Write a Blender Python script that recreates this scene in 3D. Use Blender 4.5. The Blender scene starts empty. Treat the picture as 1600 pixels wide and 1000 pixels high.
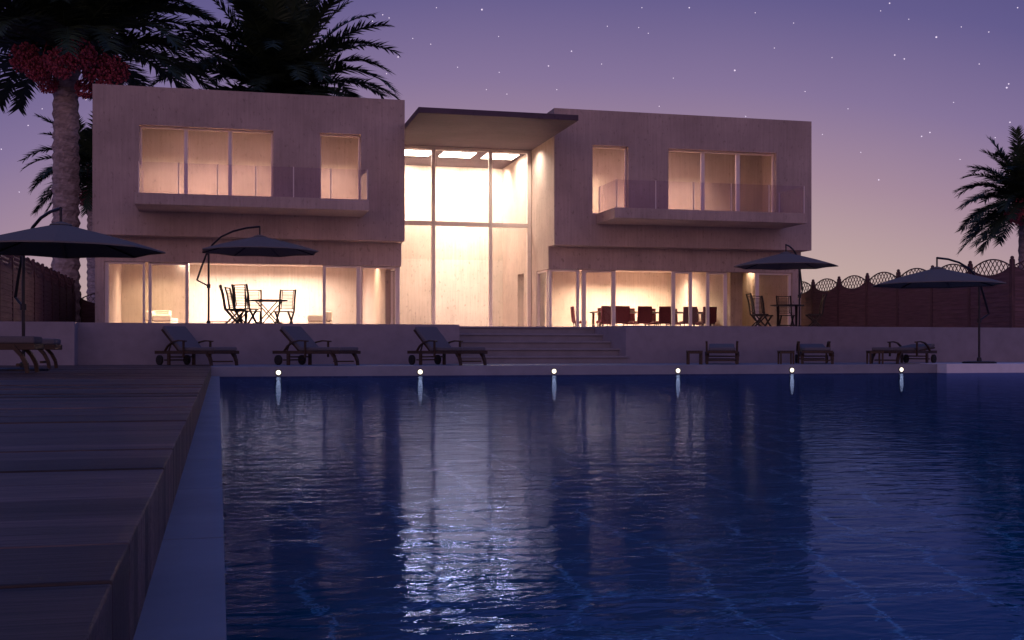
import bpy, bmesh, math, random
from mathutils import Vector, Matrix
R = math.radians
sc = bpy.context.scene

# ------------------------------------------------------------------ camera
# house frame: X along the facade, Y into the depth, Z up, water surface at z = 0
FPX, YH, CAMZ = 1820.0, 546.0, 0.56          # focal length in photo pixels, horizon row, eye height
TH = math.atan(458.0 / FPX)
cs, sn = math.cos(TH), math.sin(TH)
cam = bpy.data.cameras.new('camera')
camo = bpy.data.objects.new('camera', cam)
sc.collection.objects.link(camo)
camo.location = (0, 0, CAMZ)
camo.rotation_euler = (R(90), 0, -TH)
cam.sensor_width = 36.0
cam.lens = 36.0 * FPX / 1600.0
cam.shift_y = (YH - 500.0) / 1600.0
cam.clip_start = 0.05
cam.clip_end = 3000
sc.camera = camo

# ------------------------------------------------------------------ exposure
sc.view_settings.view_transform = 'Standard'
sc.view_settings.look = 'None'
sc.view_settings.exposure = 0.0
sc.view_settings.gamma = 1.0
sc.view_settings.use_curve_mapping = False
try:
    sc.cycles.use_denoising = True
    sc.cycles.max_bounces = 10
    sc.cycles.transparent_max_bounces = 24
    sc.cycles.sample_clamp_indirect = 14.0
    sc.cycles.blur_glossy = 0.1
except Exception:
    pass

# ------------------------------------------------------------------ dusk sky (world)
world = bpy.data.worlds.new('World')
sc.world = world
world.use_nodes = True
wn, wl = world.node_tree.nodes, world.node_tree.links
wn.clear()
def wmath(op, a, b=None, c=None, clamp=False):
    n = wn.new('ShaderNodeMath'); n.operation = op; n.use_clamp = clamp
    for i, x in enumerate((a, b, c)):
        if x is None: continue
        if isinstance(x, (int, float)): n.inputs[i].default_value = x
        else: wl.new(x, n.inputs[i])
    return n.outputs[0]
tc = wn.new('ShaderNodeTexCoord')
sep = wn.new('ShaderNodeSeparateXYZ'); wl.new(tc.outputs['Generated'], sep.inputs[0])
GA = TH + math.atan((860 - 800) / FPX)       # azimuth of the afterglow, right of +Y
gx, gy = math.sin(GA), math.cos(GA)
dotg = wmath('ADD', wmath('MULTIPLY', sep.outputs[0], gx), wmath('MULTIPLY', sep.outputs[1], gy))
pz = wmath('MAXIMUM', sep.outputs[2], 0.0)
pp = wmath('ADD', pz, wmath('MULTIPLY', wmath('SUBTRACT', 1.0, dotg), 1.0))
noi = wn.new('ShaderNodeTexNoise'); noi.inputs['Scale'].default_value = 2.2; noi.inputs['Detail'].default_value = 3
wl.new(tc.outputs['Generated'], noi.inputs['Vector'])
pp = wmath('ADD', pp, wmath('MULTIPLY', wmath('SUBTRACT', noi.outputs[0], 0.5), 0.04))
ramp = wn.new('ShaderNodeValToRGB'); wl.new(pp, ramp.inputs[0])
SKY = [(0.0, (.63, .49, .405)), (.09, (.535, .385, .362)), (.175, (.38, .255, .335)), (.255, (.238, .174, .325)),
       (.345, (.128, .107, .268)), (.46, (.062, .060, .20)), (.75, (.045, .070, .24)), (1.0, (.048, .085, .30))]
el = ramp.color_ramp.elements
el[0].position, el[0].color = SKY[0][0], SKY[0][1] + (1,)
el[1].position, el[1].color = SKY[-1][0], SKY[-1][1] + (1,)
for p_, c_ in SKY[1:-1]:
    e = el.new(p_); e.color = c_ + (1,)
# pink anti-twilight band low in the sky behind the viewer
back = wmath('MULTIPLY', wmath('MAXIMUM', wmath('MULTIPLY', dotg, -1.0), 0.0),
             wmath('POWER', wmath('SUBTRACT', 1.0, pz), 3.0))
bcol = wn.new('ShaderNodeMixRGB'); bcol.blend_type = 'ADD'
wl.new(back, bcol.inputs[0]); wl.new(ramp.outputs[0], bcol.inputs[1])
bcol.inputs[2].default_value = (1.28, .645, .47, 1)
bg = wn.new('ShaderNodeBackground'); wl.new(bcol.outputs[0], bg.inputs[0]); bg.inputs[1].default_value = 1.0
wo = wn.new('ShaderNodeOutputWorld'); wl.new(bg.outputs[0], wo.inputs[0])

# ------------------------------------------------------------------ geometry helpers
def ux(u, Y):                                  # X of photo column u on the plane Y
    t = (u - 800) / FPX
    return Y * (t * cs + sn) / (cs - t * sn)
def vz(u, v, Y):                               # Z of photo point (u, v) on the plane Y
    t = (u - 800) / FPX
    return CAMZ + (YH - v) / FPX * Y / (cs - t * sn)
def at(u, F):                                  # (X, Y) at photo column u, F metres ahead
    r = (u - 800) / FPX * F
    return (r * cs + F * sn, -r * sn + F * cs)
def camdir(r, f):                              # direction right / forward of the viewer -> X, Y
    return (r * cs + f * sn, -r * sn + f * cs)
COL = sc.collection

class MB:
    def __init__(s): s.v, s.f = [], []
    def add(s, vs, fs):
        b = len(s.v); s.v += [tuple(x) for x in vs]; s.f += [tuple(i + b for i in q) for q in fs]; return s
    def box(s, x0, x1, y0, y1, z0, z1):
        return s.add([(x0,y0,z0),(x1,y0,z0),(x1,y1,z0),(x0,y1,z0),(x0,y0,z1),(x1,y0,z1),(x1,y1,z1),(x0,y1,z1)],
                     [(0,3,2,1),(4,5,6,7),(0,1,5,4),(1,2,6,5),(2,3,7,6),(3,0,4,7)])
    def obox(s, M, sx, sy, sz):                # box of size sx, sy, sz about the origin of M
        vs = [M @ Vector((x*sx/2, y*sy/2, z*sz/2)) for z in (-1,1) for x, y in ((-1,-1),(1,-1),(1,1),(-1,1))]
        return s.add(vs, [(0,3,2,1),(4,5,6,7),(0,1,5,4),(1,2,6,5),(2,3,7,6),(3,0,4,7)])
    def bar(s, a, b, w, h, up=(0,0,1)):        # rectangular bar from a to b
        a, b = Vector(a), Vector(b); d = (b - a); L = d.length; x = d / L
        up = Vector(up)
        if abs(x.dot(up)) > .98: up = Vector((0,1,0))
        y = up.cross(x).normalized(); z = x.cross(y)
        M = Matrix(((x.x,y.x,z.x,0),(x.y,y.y,z.y,0),(x.z,y.z,z.z,0),(0,0,0,1)))
        M.translation = (a + b) / 2
        return s.obox(M, L, w, h)
    def tube(s, pts, rad, n=8, cap=True):
        pts = [Vector(p) for p in pts]; m = len(pts)
        rad = rad if isinstance(rad, (list, tuple)) else [rad] * m
        b = len(s.v); ref = None
        for i, p in enumerate(pts):
            d = (pts[min(i+1,m-1)] - pts[max(i-1,0)]).normalized()
            if ref is None:
                ref = Vector((0,0,1)) if abs(d.z) < .9 else Vector((1,0,0))
            y = (ref - d * ref.dot(d)).normalized(); ref = y; x = d.cross(y)
            for k in range(n):
                a = 2*math.pi*k/n
                s.v.append(tuple(p + (y*math.cos(a) + x*math.sin(a))*rad[i]))
        for i in range(m-1):
            for k in range(n):
                k2 = (k+1) % n
                s.f.append((b+i*n+k, b+i*n+k2, b+(i+1)*n+k2, b+(i+1)*n+k))
        if cap:
            s.f.append(tuple(b+k for k in reversed(range(n))))
            s.f.append(tuple(b+(m-1)*n+k for k in range(n)))
        return s
    def lathe(s, prof, n=24, c=(0,0,0)):       # profile of (radius, z)
        b = len(s.v)
        for r, z in prof:
            for k in range(n):
                a = 2*math.pi*k/n
                s.v.append((c[0]+r*math.cos(a), c[1]+r*math.sin(a), c[2]+z))
        for i in range(len(prof)-1):
            for k in range(n):
                k2 = (k+1) % n
                s.f.append((b+i*n+k, b+i*n+k2, b+(i+1)*n+k2, b+(i+1)*n+k))
        s.f.append(tuple(b+k for k in reversed(range(n))))
        s.f.append(tuple(b+(len(prof)-1)*n+k for k in range(n)))
        return s
    def wall(s, axis, p0, p1, a0, a1, z0, z1, holes=()):
        # slab between planes p0..p1 (axis 'y': facade, 'x': side), spanning a0..a1, z0..z1, with rectangular holes
        xs = sorted(set([a0, a1] + [min(max(h[i], a0), a1) for h in holes for i in (0,1)]))
        zs = sorted(set([z0, z1] + [min(max(h[i], z0), z1) for h in holes for i in (2,3)]))
        def solid(i, j):
            if not (0 <= i < len(xs)-1 and 0 <= j < len(zs)-1): return False
            cx, cz = (xs[i]+xs[i+1])/2, (zs[j]+zs[j+1])/2
            return not any(h[0] < cx < h[1] and h[2] < cz < h[3] for h in holes)
        def pt(p, a, z): return (a, p, z) if axis == 'y' else (p, a, z)
        def q(*c): s.add(c, [(0,1,2,3)])
        for i in range(len(xs)-1):
            for j in range(len(zs)-1):
                if not solid(i, j): continue
                A, B, C, D = xs[i], xs[i+1], zs[j], zs[j+1]
                q(pt(p0,A,C), pt(p0,B,C), pt(p0,B,D), pt(p0,A,D))
                q(pt(p1,B,C), pt(p1,A,C), pt(p1,A,D), pt(p1,B,D))
                if not solid(i-1,j): q(pt(p1,A,C), pt(p0,A,C), pt(p0,A,D), pt(p1,A,D))
                if not solid(i+1,j): q(pt(p0,B,C), pt(p1,B,C), pt(p1,B,D), pt(p0,B,D))
                if not solid(i,j-1): q(pt(p1,A,C), pt(p1,B,C), pt(p0,B,C), pt(p0,A,C))
                if not solid(i,j+1): q(pt(p0,A,D), pt(p0,B,D), pt(p1,B,D), pt(p1,A,D))
        return s
    def build(s, name, mat, parent=None, smooth=False, bevel=0.0, org=(0,0,0)):
        me = bpy.data.meshes.new(name)
        me.from_pydata([(x-org[0], y-org[1], z-org[2]) for x, y, z in s.v], [], s.f)
        bm = bmesh.new(); bm.from_mesh(me)
        bmesh.ops.remove_doubles(bm, verts=bm.verts, dist=1e-5)
        bmesh.ops.recalc_face_normals(bm, faces=bm.faces)
        if smooth:
            for f in bm.faces: f.smooth = True
        bm.to_mesh(me); bm.free()
        me.materials.append(mat)
        o = bpy.data.objects.new(name, me); COL.objects.link(o)
        if parent: o.parent = parent
        if bevel:
            m = o.modifiers.new('edge', 'BEVEL'); m.width = bevel; m.segments = 2; m.limit_method = 'ANGLE'
        return o

def tag(o, label=None, cat=None, group=None, kind=None):
    if label: o['label'] = label
    if cat: o['category'] = cat
    if group: o['group'] = group
    if kind: o['kind'] = kind
    return o
def thing(name, label, cat, loc=(0,0,0), rz=0.0, group=None):
    o = bpy.data.objects.new(name, None); COL.objects.link(o)
    o.empty_display_size = .2
    o.location = loc; o.rotation_euler = (0,0,rz)
    return tag(o, label, cat, group)
def copy_tree(o, parent=None):
    c = o.copy(); COL.objects.link(c); c.parent = parent
    for ch in list(o.children): copy_tree(ch, c)
    return c
def place(proto, used, loc, rz, label, scale=1.0, group=None):
    o = copy_tree(proto) if used else proto
    o.location = loc; o.rotation_euler = (0,0,rz); o.scale = (scale,)*3
    o['label'] = label
    if group: o['group'] = group
    return o

# ------------------------------------------------------------------ materials
def mat(name, color, rough=.6, metal=0.0, noise=None, bump=0.0, stretch=(1,1,1), scale=5.0, spec=.3, var=.25):
    m = bpy.data.materials.new(name); m.use_nodes = True
    n, l = m.node_tree.nodes, m.node_tree.links
    p = n['Principled BSDF']
    p.inputs['Roughness'].default_value = rough; p.inputs['Metallic'].default_value = metal
    p.inputs['Specular IOR Level'].default_value = spec
    t = n.new('ShaderNodeTexCoord'); mp = n.new('ShaderNodeMapping'); mp.inputs['Scale'].default_value = stretch
    l.new(t.outputs['Object'], mp.inputs[0])
    nz = n.new('ShaderNodeTexNoise'); nz.inputs['Scale'].default_value = scale
    nz.inputs['Detail'].default_value = 6; nz.inputs['Roughness'].default_value = .6
    l.new(mp.outputs[0], nz.inputs['Vector'])
    rp = n.new('ShaderNodeValToRGB'); l.new(nz.outputs[0], rp.inputs[0])
    a = tuple(max(0, c*(1-var)) for c in color); b = tuple(min(1, c*(1+var)) for c in color)
    rp.color_ramp.elements[0].position = .3; rp.color_ramp.elements[0].color = a + (1,)
    rp.color_ramp.elements[1].position = .7; rp.color_ramp.elements[1].color = b + (1,)
    l.new(rp.outputs[0], p.inputs['Base Color'])
    if bump:
        bp = n.new('ShaderNodeBump'); bp.inputs['Strength'].default_value = bump; bp.inputs['Distance'].default_value = .02
        l.new(nz.outputs[0], bp.inputs['Height']); l.new(bp.outputs[0], p.inputs['Normal'])
    return m

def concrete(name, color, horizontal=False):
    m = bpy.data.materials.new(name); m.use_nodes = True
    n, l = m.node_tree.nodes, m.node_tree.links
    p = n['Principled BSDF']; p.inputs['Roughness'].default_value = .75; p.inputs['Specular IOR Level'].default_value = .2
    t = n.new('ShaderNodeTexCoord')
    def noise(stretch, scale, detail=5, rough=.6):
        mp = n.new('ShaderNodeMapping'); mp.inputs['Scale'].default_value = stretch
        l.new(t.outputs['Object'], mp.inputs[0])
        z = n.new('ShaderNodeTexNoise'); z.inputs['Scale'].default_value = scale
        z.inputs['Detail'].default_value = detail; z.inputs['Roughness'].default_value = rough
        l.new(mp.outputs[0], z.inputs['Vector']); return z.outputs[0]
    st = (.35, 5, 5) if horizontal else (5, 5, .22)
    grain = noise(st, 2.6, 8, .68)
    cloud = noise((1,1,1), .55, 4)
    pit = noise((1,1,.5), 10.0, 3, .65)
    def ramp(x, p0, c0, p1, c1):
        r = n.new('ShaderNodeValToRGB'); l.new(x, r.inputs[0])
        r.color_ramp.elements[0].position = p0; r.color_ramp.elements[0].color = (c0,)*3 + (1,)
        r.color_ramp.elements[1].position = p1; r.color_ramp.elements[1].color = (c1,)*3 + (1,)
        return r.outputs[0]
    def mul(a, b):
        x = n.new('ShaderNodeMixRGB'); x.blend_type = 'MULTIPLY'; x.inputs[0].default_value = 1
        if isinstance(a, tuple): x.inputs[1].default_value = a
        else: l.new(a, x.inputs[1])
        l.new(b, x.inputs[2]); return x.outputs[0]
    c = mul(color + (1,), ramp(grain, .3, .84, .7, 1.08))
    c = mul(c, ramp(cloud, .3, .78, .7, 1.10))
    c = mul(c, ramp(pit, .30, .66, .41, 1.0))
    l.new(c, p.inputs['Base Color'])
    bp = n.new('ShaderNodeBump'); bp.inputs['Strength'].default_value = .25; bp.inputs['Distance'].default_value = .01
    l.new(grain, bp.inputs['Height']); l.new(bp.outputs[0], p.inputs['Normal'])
    return m

def glassmat(name, tint, ior=1.25, rough=0.0, gloss=(1,1,1)):
    m = bpy.data.materials.new(name); m.use_nodes = True
    n, l = m.node_tree.nodes, m.node_tree.links; n.clear()
    o = n.new('ShaderNodeOutputMaterial'); mx = n.new('ShaderNodeMixShader')
    fr = n.new('ShaderNodeFresnel'); fr.inputs[0].default_value = ior
    tr = n.new('ShaderNodeBsdfTransparent'); tr.inputs[0].default_value = tint + (1,)
    gl = n.new('ShaderNodeBsdfGlossy'); gl.inputs['Roughness'].default_value = rough; gl.inputs[0].default_value = gloss + (1,)
    ge = n.new('ShaderNodeNewGeometry'); iv = n.new('ShaderNodeMath'); iv.operation = 'MULTIPLY_ADD'
    l.new(ge.outputs['Backfacing'], iv.inputs[0]); iv.inputs[1].default_value = -1; iv.inputs[2].default_value = 1
    mu = n.new('ShaderNodeMath'); mu.operation = 'MULTIPLY'; l.new(fr.outputs[0], mu.inputs[0]); l.new(iv.outputs[0], mu.inputs[1])
    l.new(mu.outputs[0], mx.inputs[0]); l.new(tr.outputs[0], mx.inputs[1]); l.new(gl.outputs[0], mx.inputs[2])
    l.new(mx.outputs[0], o.inputs[0]); return m

def emit(name, color, s):
    m = bpy.data.materials.new(name); m.use_nodes = True
    p = m.node_tree.nodes['Principled BSDF']
    p.inputs['Base Color'].default_value = color + (1,)
    p.inputs['Emission Color'].default_value = color + (1,); p.inputs['Emission Strength'].default_value = s
    return m

M = {}
M['concrete'] = concrete('board_marked_concrete', (.50, .378, .318))
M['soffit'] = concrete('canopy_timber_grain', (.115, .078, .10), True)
M['interior'] = concrete('interior_concrete', (.50, .40, .33))
M['frame'] = mat('cream_window_frame', (.78, .66, .58), .45, var=.04)
M['pane'] = glassmat('window_glass', (.93, .92, .92), 1.33)
M['tinted'] = glassmat('tinted_window_glass', (.84, .82, .81), 1.18)
M['lining'] = concrete('pale_interior_concrete', (.56, .46, .39))
M['railing'] = glassmat('smoky_railing_glass', (.87, .83, .90), 1.25)
M['steel'] = mat('dark_steel', (.03, .028, .035), .4, .6, var=.1)
M['render'] = mat('pale_render', (.265, .23, .255), .85, bump=.15, scale=3.0, var=.10)
M['white'] = mat('white_render', (.74, .70, .72), .8, bump=.1, scale=4.0, var=.06)
M['paving'] = mat('pale_paving', (.25, .25, .285), .7, bump=.1, scale=2.0, var=.12)
M['terrace'] = mat('warm_terrace_paving', (.42, .33, .37), .75, bump=.1, scale=2.0, var=.12)
M['step'] = mat('grey_step_stone', (.235, .215, .235), .7, bump=.1, scale=2.5, var=.12)
M['teak'] = mat('dark_teak', (.055, .031, .019), .55, stretch=(1,6,6), scale=4.0, bump=.15, var=.4)
M['black_wood'] = mat('black_brown_wood', (.022, .014, .012), .5, stretch=(1,4,4), scale=5.0, var=.35)
M['cushion'] = mat('grey_mattress_fabric', (.13, .118, .13), .9, bump=.2, scale=40.0, var=.06)
M['canvas'] = mat('slate_umbrella_canvas', (.175, .145, .125), .85, bump=.1, scale=25.0, var=.08)
M['fence'] = mat('red_brown_fence_boards', (.135, .066, .070), .75, stretch=(.5,.5,7), scale=3.0, bump=.3, var=.35)
M['fence_post'] = mat('fence_post_wood', (.10, .048, .048), .75, stretch=(4,4,.5), scale=4.0, bump=.2, var=.3)
M['bark'] = mat('palm_bark', (.36, .29, .28), .9, stretch=(1,1,2.5), scale=4.0, bump=.8, var=.45)
M['frond'] = mat('palm_leaf', (.028, .045, .020), .55, scale=1.5, var=.45)
M['date'] = mat('red_dates', (.40, .075, .105), .5, scale=6.0, var=.35)
M['sofa'] = mat('cream_sofa_fabric', (.62, .54, .46), .9, bump=.15, scale=30.0, var=.06)
M['red'] = mat('dark_red_upholstery', (.105, .018, .026), .7, scale=20.0, bump=.1, var=.15)
M['rubber'] = mat('black_rubber', (.02, .018, .017), .8, var=.2)
M['table'] = mat('polished_dark_table', (.10, .05, .035), .3, stretch=(1,6,6), scale=3.0, var=.3)
M['panel_light'] = emit('ceiling_panel_glow', (1.0, .90, .76), 16.0)
M['lamp'] = emit('pool_lamp_glow', (1.0, .88, .68), 2.0)
M['star'] = emit('star_glow', (.95, .90, 1.0), .62)
M['earth'] = mat('dry_ground', (.10, .08, .07), .95, scale=.5, var=.3)

def deckmat():
    m = bpy.data.materials.new('weathered_deck_boards'); m.use_nodes = True
    n, l = m.node_tree.nodes, m.node_tree.links
    p = n['Principled BSDF']; p.inputs['Roughness'].default_value = .5; p.inputs['Specular IOR Level'].default_value = .3
    t = n.new('ShaderNodeTexCoord')
    s3 = n.new('ShaderNodeSeparateXYZ'); l.new(t.outputs['Object'], s3.inputs[0])
    def mth(op, a, b):
        q = n.new('ShaderNodeMath'); q.operation = op
        for i, x in enumerate((a, b)):
            if isinstance(x, (int, float)): q.inputs[i].default_value = x
            else: l.new(x, q.inputs[i])
        return q.outputs[0]
    def tone(pitch, off, lo, hi):
        wnz = n.new('ShaderNodeTexWhiteNoise'); wnz.noise_dimensions = '1D'
        l.new(mth('FLOOR', mth('DIVIDE', mth('SUBTRACT', s3.outputs[1], off), pitch), 0), wnz.inputs['W'])
        mr = n.new('ShaderNodeMapRange'); l.new(wnz.outputs[0], mr.inputs[0])
        mr.inputs[3].default_value = lo; mr.inputs[4].default_value = hi
        return mr.outputs[0]
    mp = n.new('ShaderNodeMapping'); mp.inputs['Scale'].default_value = (.6, 12, 12); l.new(t.outputs['Object'], mp.inputs[0])
    g = n.new('ShaderNodeTexNoise'); g.inputs['Scale'].default_value = 4; g.inputs['Detail'].default_value = 9; g.inputs['Roughness'].default_value = .72
    l.new(mp.outputs[0], g.inputs['Vector'])
    r = n.new('ShaderNodeValToRGB'); l.new(g.outputs[0], r.inputs[0])
    r.color_ramp.elements[0].position = .32; r.color_ramp.elements[0].color = (.030, .019, .016, 1)
    r.color_ramp.elements[1].position = .70; r.color_ramp.elements[1].color = (.150, .094, .080, 1)
    geo = n.new('ShaderNodeNewGeometry'); s4 = n.new('ShaderNodeSeparateXYZ'); l.new(geo.outputs['True Normal'], s4.inputs[0])
    side = mth('GREATER_THAN', s4.outputs[0], .8)
    k = mth('MULTIPLY', tone(.345, 2.21, .55, 1.5), tone(.115, 2.21, .75, 1.3))
    x = n.new('ShaderNodeMixRGB'); x.blend_type = 'MULTIPLY'; x.inputs[0].default_value = 1
    st = tone(.115, 2.21, .45, 1.9)
    mxk = n.new('ShaderNodeMix'); l.new(side, mxk.inputs[0]); l.new(k, mxk.inputs[2]); l.new(st, mxk.inputs[3])
    l.new(r.outputs[0], x.inputs[1]); l.new(mxk.outputs[0], x.inputs[2]); l.new(x.outputs[0], p.inputs['Base Color'])
    mp2 = n.new('ShaderNodeMapping'); mp2.inputs['Scale'].default_value = (2.2, 70, 70); l.new(t.outputs['Object'], mp2.inputs[0])
    g2 = n.new('ShaderNodeTexNoise'); g2.inputs['Scale'].default_value = 2.0; g2.inputs['Detail'].default_value = 4; l.new(mp2.outputs[0], g2.inputs['Vector'])
    r2 = n.new('ShaderNodeMapRange'); l.new(g2.outputs[0], r2.inputs[0]); r2.inputs[1].default_value = .3; r2.inputs[2].default_value = .7
    r2.inputs[3].default_value = .55; r2.inputs[4].default_value = 1.5
    x2 = n.new('ShaderNodeMixRGB'); x2.blend_type = 'MULTIPLY'; x2.inputs[0].default_value = 1
    l.new(x.outputs[0], x2.inputs[1]); l.new(r2.outputs[0], x2.inputs[2]); l.new(x2.outputs[0], p.inputs['Base Color'])
    bp = n.new('ShaderNodeBump'); bp.inputs['Strength'].default_value = .5; bp.inputs['Distance'].default_value = .008
    l.new(g.outputs[0], bp.inputs['Height']); l.new(bp.outputs[0], p.inputs['Normal'])
    return m
M['deck'] = deckmat()

def caustic_tilemat():
    m = bpy.data.materials.new('blue_tiles_painted_caustics'); m.use_nodes = True
    n, l = m.node_tree.nodes, m.node_tree.links
    p = n['Principled BSDF']; p.inputs['Roughness'].default_value = .5
    t = n.new('ShaderNodeTexCoord')
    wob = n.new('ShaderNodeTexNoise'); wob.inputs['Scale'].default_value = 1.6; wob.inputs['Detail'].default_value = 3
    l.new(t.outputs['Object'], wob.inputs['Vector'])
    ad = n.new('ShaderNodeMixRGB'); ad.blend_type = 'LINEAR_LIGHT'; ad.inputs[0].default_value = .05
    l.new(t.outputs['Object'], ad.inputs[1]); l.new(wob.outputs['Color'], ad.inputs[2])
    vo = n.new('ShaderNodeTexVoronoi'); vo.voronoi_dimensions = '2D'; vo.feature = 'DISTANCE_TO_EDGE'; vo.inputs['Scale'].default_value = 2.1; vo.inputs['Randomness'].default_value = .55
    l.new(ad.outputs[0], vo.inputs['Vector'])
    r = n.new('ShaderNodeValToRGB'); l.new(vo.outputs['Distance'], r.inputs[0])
    r.color_ramp.elements[0].position = .0; r.color_ramp.elements[0].color = (.58, .80, .94, 1)  # pale lines: web of water caustics painted into the tile colour
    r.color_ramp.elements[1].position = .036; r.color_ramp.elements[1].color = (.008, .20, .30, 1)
    l.new(r.outputs[0], p.inputs['Base Color']); return m
M['caustic_tiles'] = caustic_tilemat()

def watermat():
    m = bpy.data.materials.new('rippled_pool_water'); m.use_nodes = True
    n, l = m.node_tree.nodes, m.node_tree.links; n.clear()
    o = n.new('ShaderNodeOutputMaterial'); mx = n.new('ShaderNodeMixShader')
    t = n.new('ShaderNodeTexCoord')
    def noise(stretch, scale, detail, dist=0.0):
        mp = n.new('ShaderNodeMapping'); mp.inputs['Scale'].default_value = stretch
        mp.inputs['Rotation'].default_value = (0, 0, R(12))
        l.new(t.outputs['Object'], mp.inputs[0])
        z = n.new('ShaderNodeTexNoise'); z.inputs['Scale'].default_value = scale; z.inputs['Detail'].default_value = detail
        z.inputs['Distortion'].default_value = dist
        l.new(mp.outputs[0], z.inputs['Vector']); return z.outputs[0]
    a = noise((.8, 1.3, 1), 2.8, 2, .6)
    b = noise((.8, 1.5, 1), 9.0, 3, .5)
    b1 = n.new('ShaderNodeBump'); b1.inputs['Strength'].default_value = 1.0; b1.inputs['Distance'].default_value = .0052
    l.new(a, b1.inputs['Height'])
    b2 = n.new('ShaderNodeBump'); b2.inputs['Strength'].default_value = 1.0; b2.inputs['Distance'].default_value = .0030
    l.new(b, b2.inputs['Height']); l.new(b1.outputs[0], b2.inputs['Normal'])
    fr = n.new('ShaderNodeFresnel'); fr.inputs[0].default_value = 1.33; l.new(b2.outputs[0], fr.inputs['Normal'])
    rf = n.new('ShaderNodeBsdfRefraction'); rf.inputs['IOR'].default_value = 1.33; rf.inputs[0].default_value = (.60, .94, 1.0, 1)
    rf.inputs['Roughness'].default_value = 0.0; l.new(b2.outputs[0], rf.inputs['Normal'])
    gl = n.new('ShaderNodeBsdfGlossy'); gl.inputs['Roughness'].default_value = .004; gl.inputs[0].default_value = (.165, .24, .52, 1)
    l.new(b2.outputs[0], gl.inputs['Normal'])
    l.new(fr.outputs[0], mx.inputs[0]); l.new(rf.outputs[0], mx.inputs[1]); l.new(gl.outputs[0], mx.inputs[2])
    l.new(mx.outputs[0], o.inputs[0]); return m
M['water'] = watermat()

def area(name, loc, sx, sy, power, color, spread=180, rot=(0,0,0), parent=None):
    d = bpy.data.lights.new(name, 'AREA'); d.shape = 'RECTANGLE'; d.size = sx; d.size_y = sy
    d.energy = power; d.color = color; d.spread = R(spread)
    o = bpy.data.objects.new(name, d); COL.objects.link(o); o.location = loc; o.rotation_euler = rot
    if parent: o.parent = parent; o.location = Vector(loc) - parent.location
    return o

# ------------------------------------------------------------------ levels
ZD = CAMZ - .353                 # poolside deck
ZT = 1.16                        # house terrace and ground floor
ZS, ZR = 4.12, 8.76              # underside of the upper storey, roof
ZU, ZW = 5.21, 7.56              # upper floor level, window head
ZG = CAMZ + 2.785                # head of the ground-floor doors
ZC0, ZC1 = 7.807, 7.98           # entrance canopy
YP, YW = 24.65, 28.0             # far pool edge, terrace wall
YU, YL, YA, YB = 38.0, 38.72, 41.0, 45.4   # upper facade, lower facade, atrium glass, atrium back wall
XL0, XL1, XR0, XR1 = ux(144.5, YU), ux(632.4, YU), ux(866, YU), ux(1268, YU)
XDK = -.157                      # edge of the wooden deck
XP1 = 25.0                       # right end of the pool

# ------------------------------------------------------------------ setting
def struct(o): return tag(o, kind='structure')
struct(MB().add([(-900,-900,-2.4),(900,-900,-2.4),(900,900,-2.4),(-900,900,-2.4)], [(0,1,2,3)]).build('ground', M['earth']))
b = MB()
b.add([(.014,-4,-1.5),(XP1,-4,-1.5),(XP1,YP,-1.5),(.014,YP,-1.5)], [(0,1,2,3)])
b.add([(.014,-4,-1.5),(.014,YP,-1.5),(.014,YP,0.0),(.014,-4,0.0)], [(0,1,2,3)])
b.add([(XP1,-4,-1.5),(XP1,YP,-1.5),(XP1,YP,0.05),(XP1,-4,0.05)], [(0,1,2,3)])
b.add([(.014,YP,-1.5),(XP1,YP,-1.5),(XP1,YP,0.0),(.014,YP,0.0)], [(0,1,2,3)])
b.add([(.014,-4,-1.5),(XP1,-4,-1.5),(XP1,-4,0.0),(.014,-4,0.0)], [(0,1,2,3)])
struct(b.build('pool_basin', M['caustic_tiles']))
struct(MB().add([(.010,-4,0),(XP1+.004,-4,0),(XP1+.004,YP+.004,0),(.010,YP+.004,0)], [(0,1,2,3)]).build('pool_water', M['water']))
b = MB()
yy = -4.0
while yy < YP:                                   # coping slabs with fine joints
    b.box(XDK-.06, .014, yy+.005, min(yy+1.25, YP)-.005, -1.5, .012); yy += 1.25
struct(b.build('pool_coping', M['paving']))
# wooden deck, one board after the other
rd = random.Random(4)
b = MB(); y = 2.21 - .345*12
while y < YW:
    h = ZD + rd.uniform(-.005, .005); e = XDK
    g_ = .0045 if rd.random() < .6 else .002
    b.box(-16, e, y+g_, min(y+.345, YW)-.002, .0, h); y += .345
struct(b.build('wooden_deck', M['deck'], bevel=.004))
b = MB(); b.box(XDK+.002, 34, YP, YW+.4, -1.6, ZD)
struct(b.build('poolside_terrace', M['paving']))
XS0, XS1 = ux(718, YW), ux(948, YW)
b = MB(); YS = YW + 1.75
b.box(-30, XS0, YW+.2, 75, -1.0, ZT); b.box(XS0, XS1+1.6, YS, 75, -1.0, ZT); b.box(XS1+1.6, 60, YW+.2, 75, -1.0, ZT)
struct(b.build('house_terrace', M['terrace']))
# raised white plinth at the right end of the poolside
xq = ux(1478, YP-.35)
o = MB().box(xq, 34, YP-.38, YP+1.6, -1.5, ZD+.012).build('white_plinth', M['white'], bevel=.01)
tag(o, 'low white plinth at the pool edge under the freestanding umbrella', 'plinth')
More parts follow.
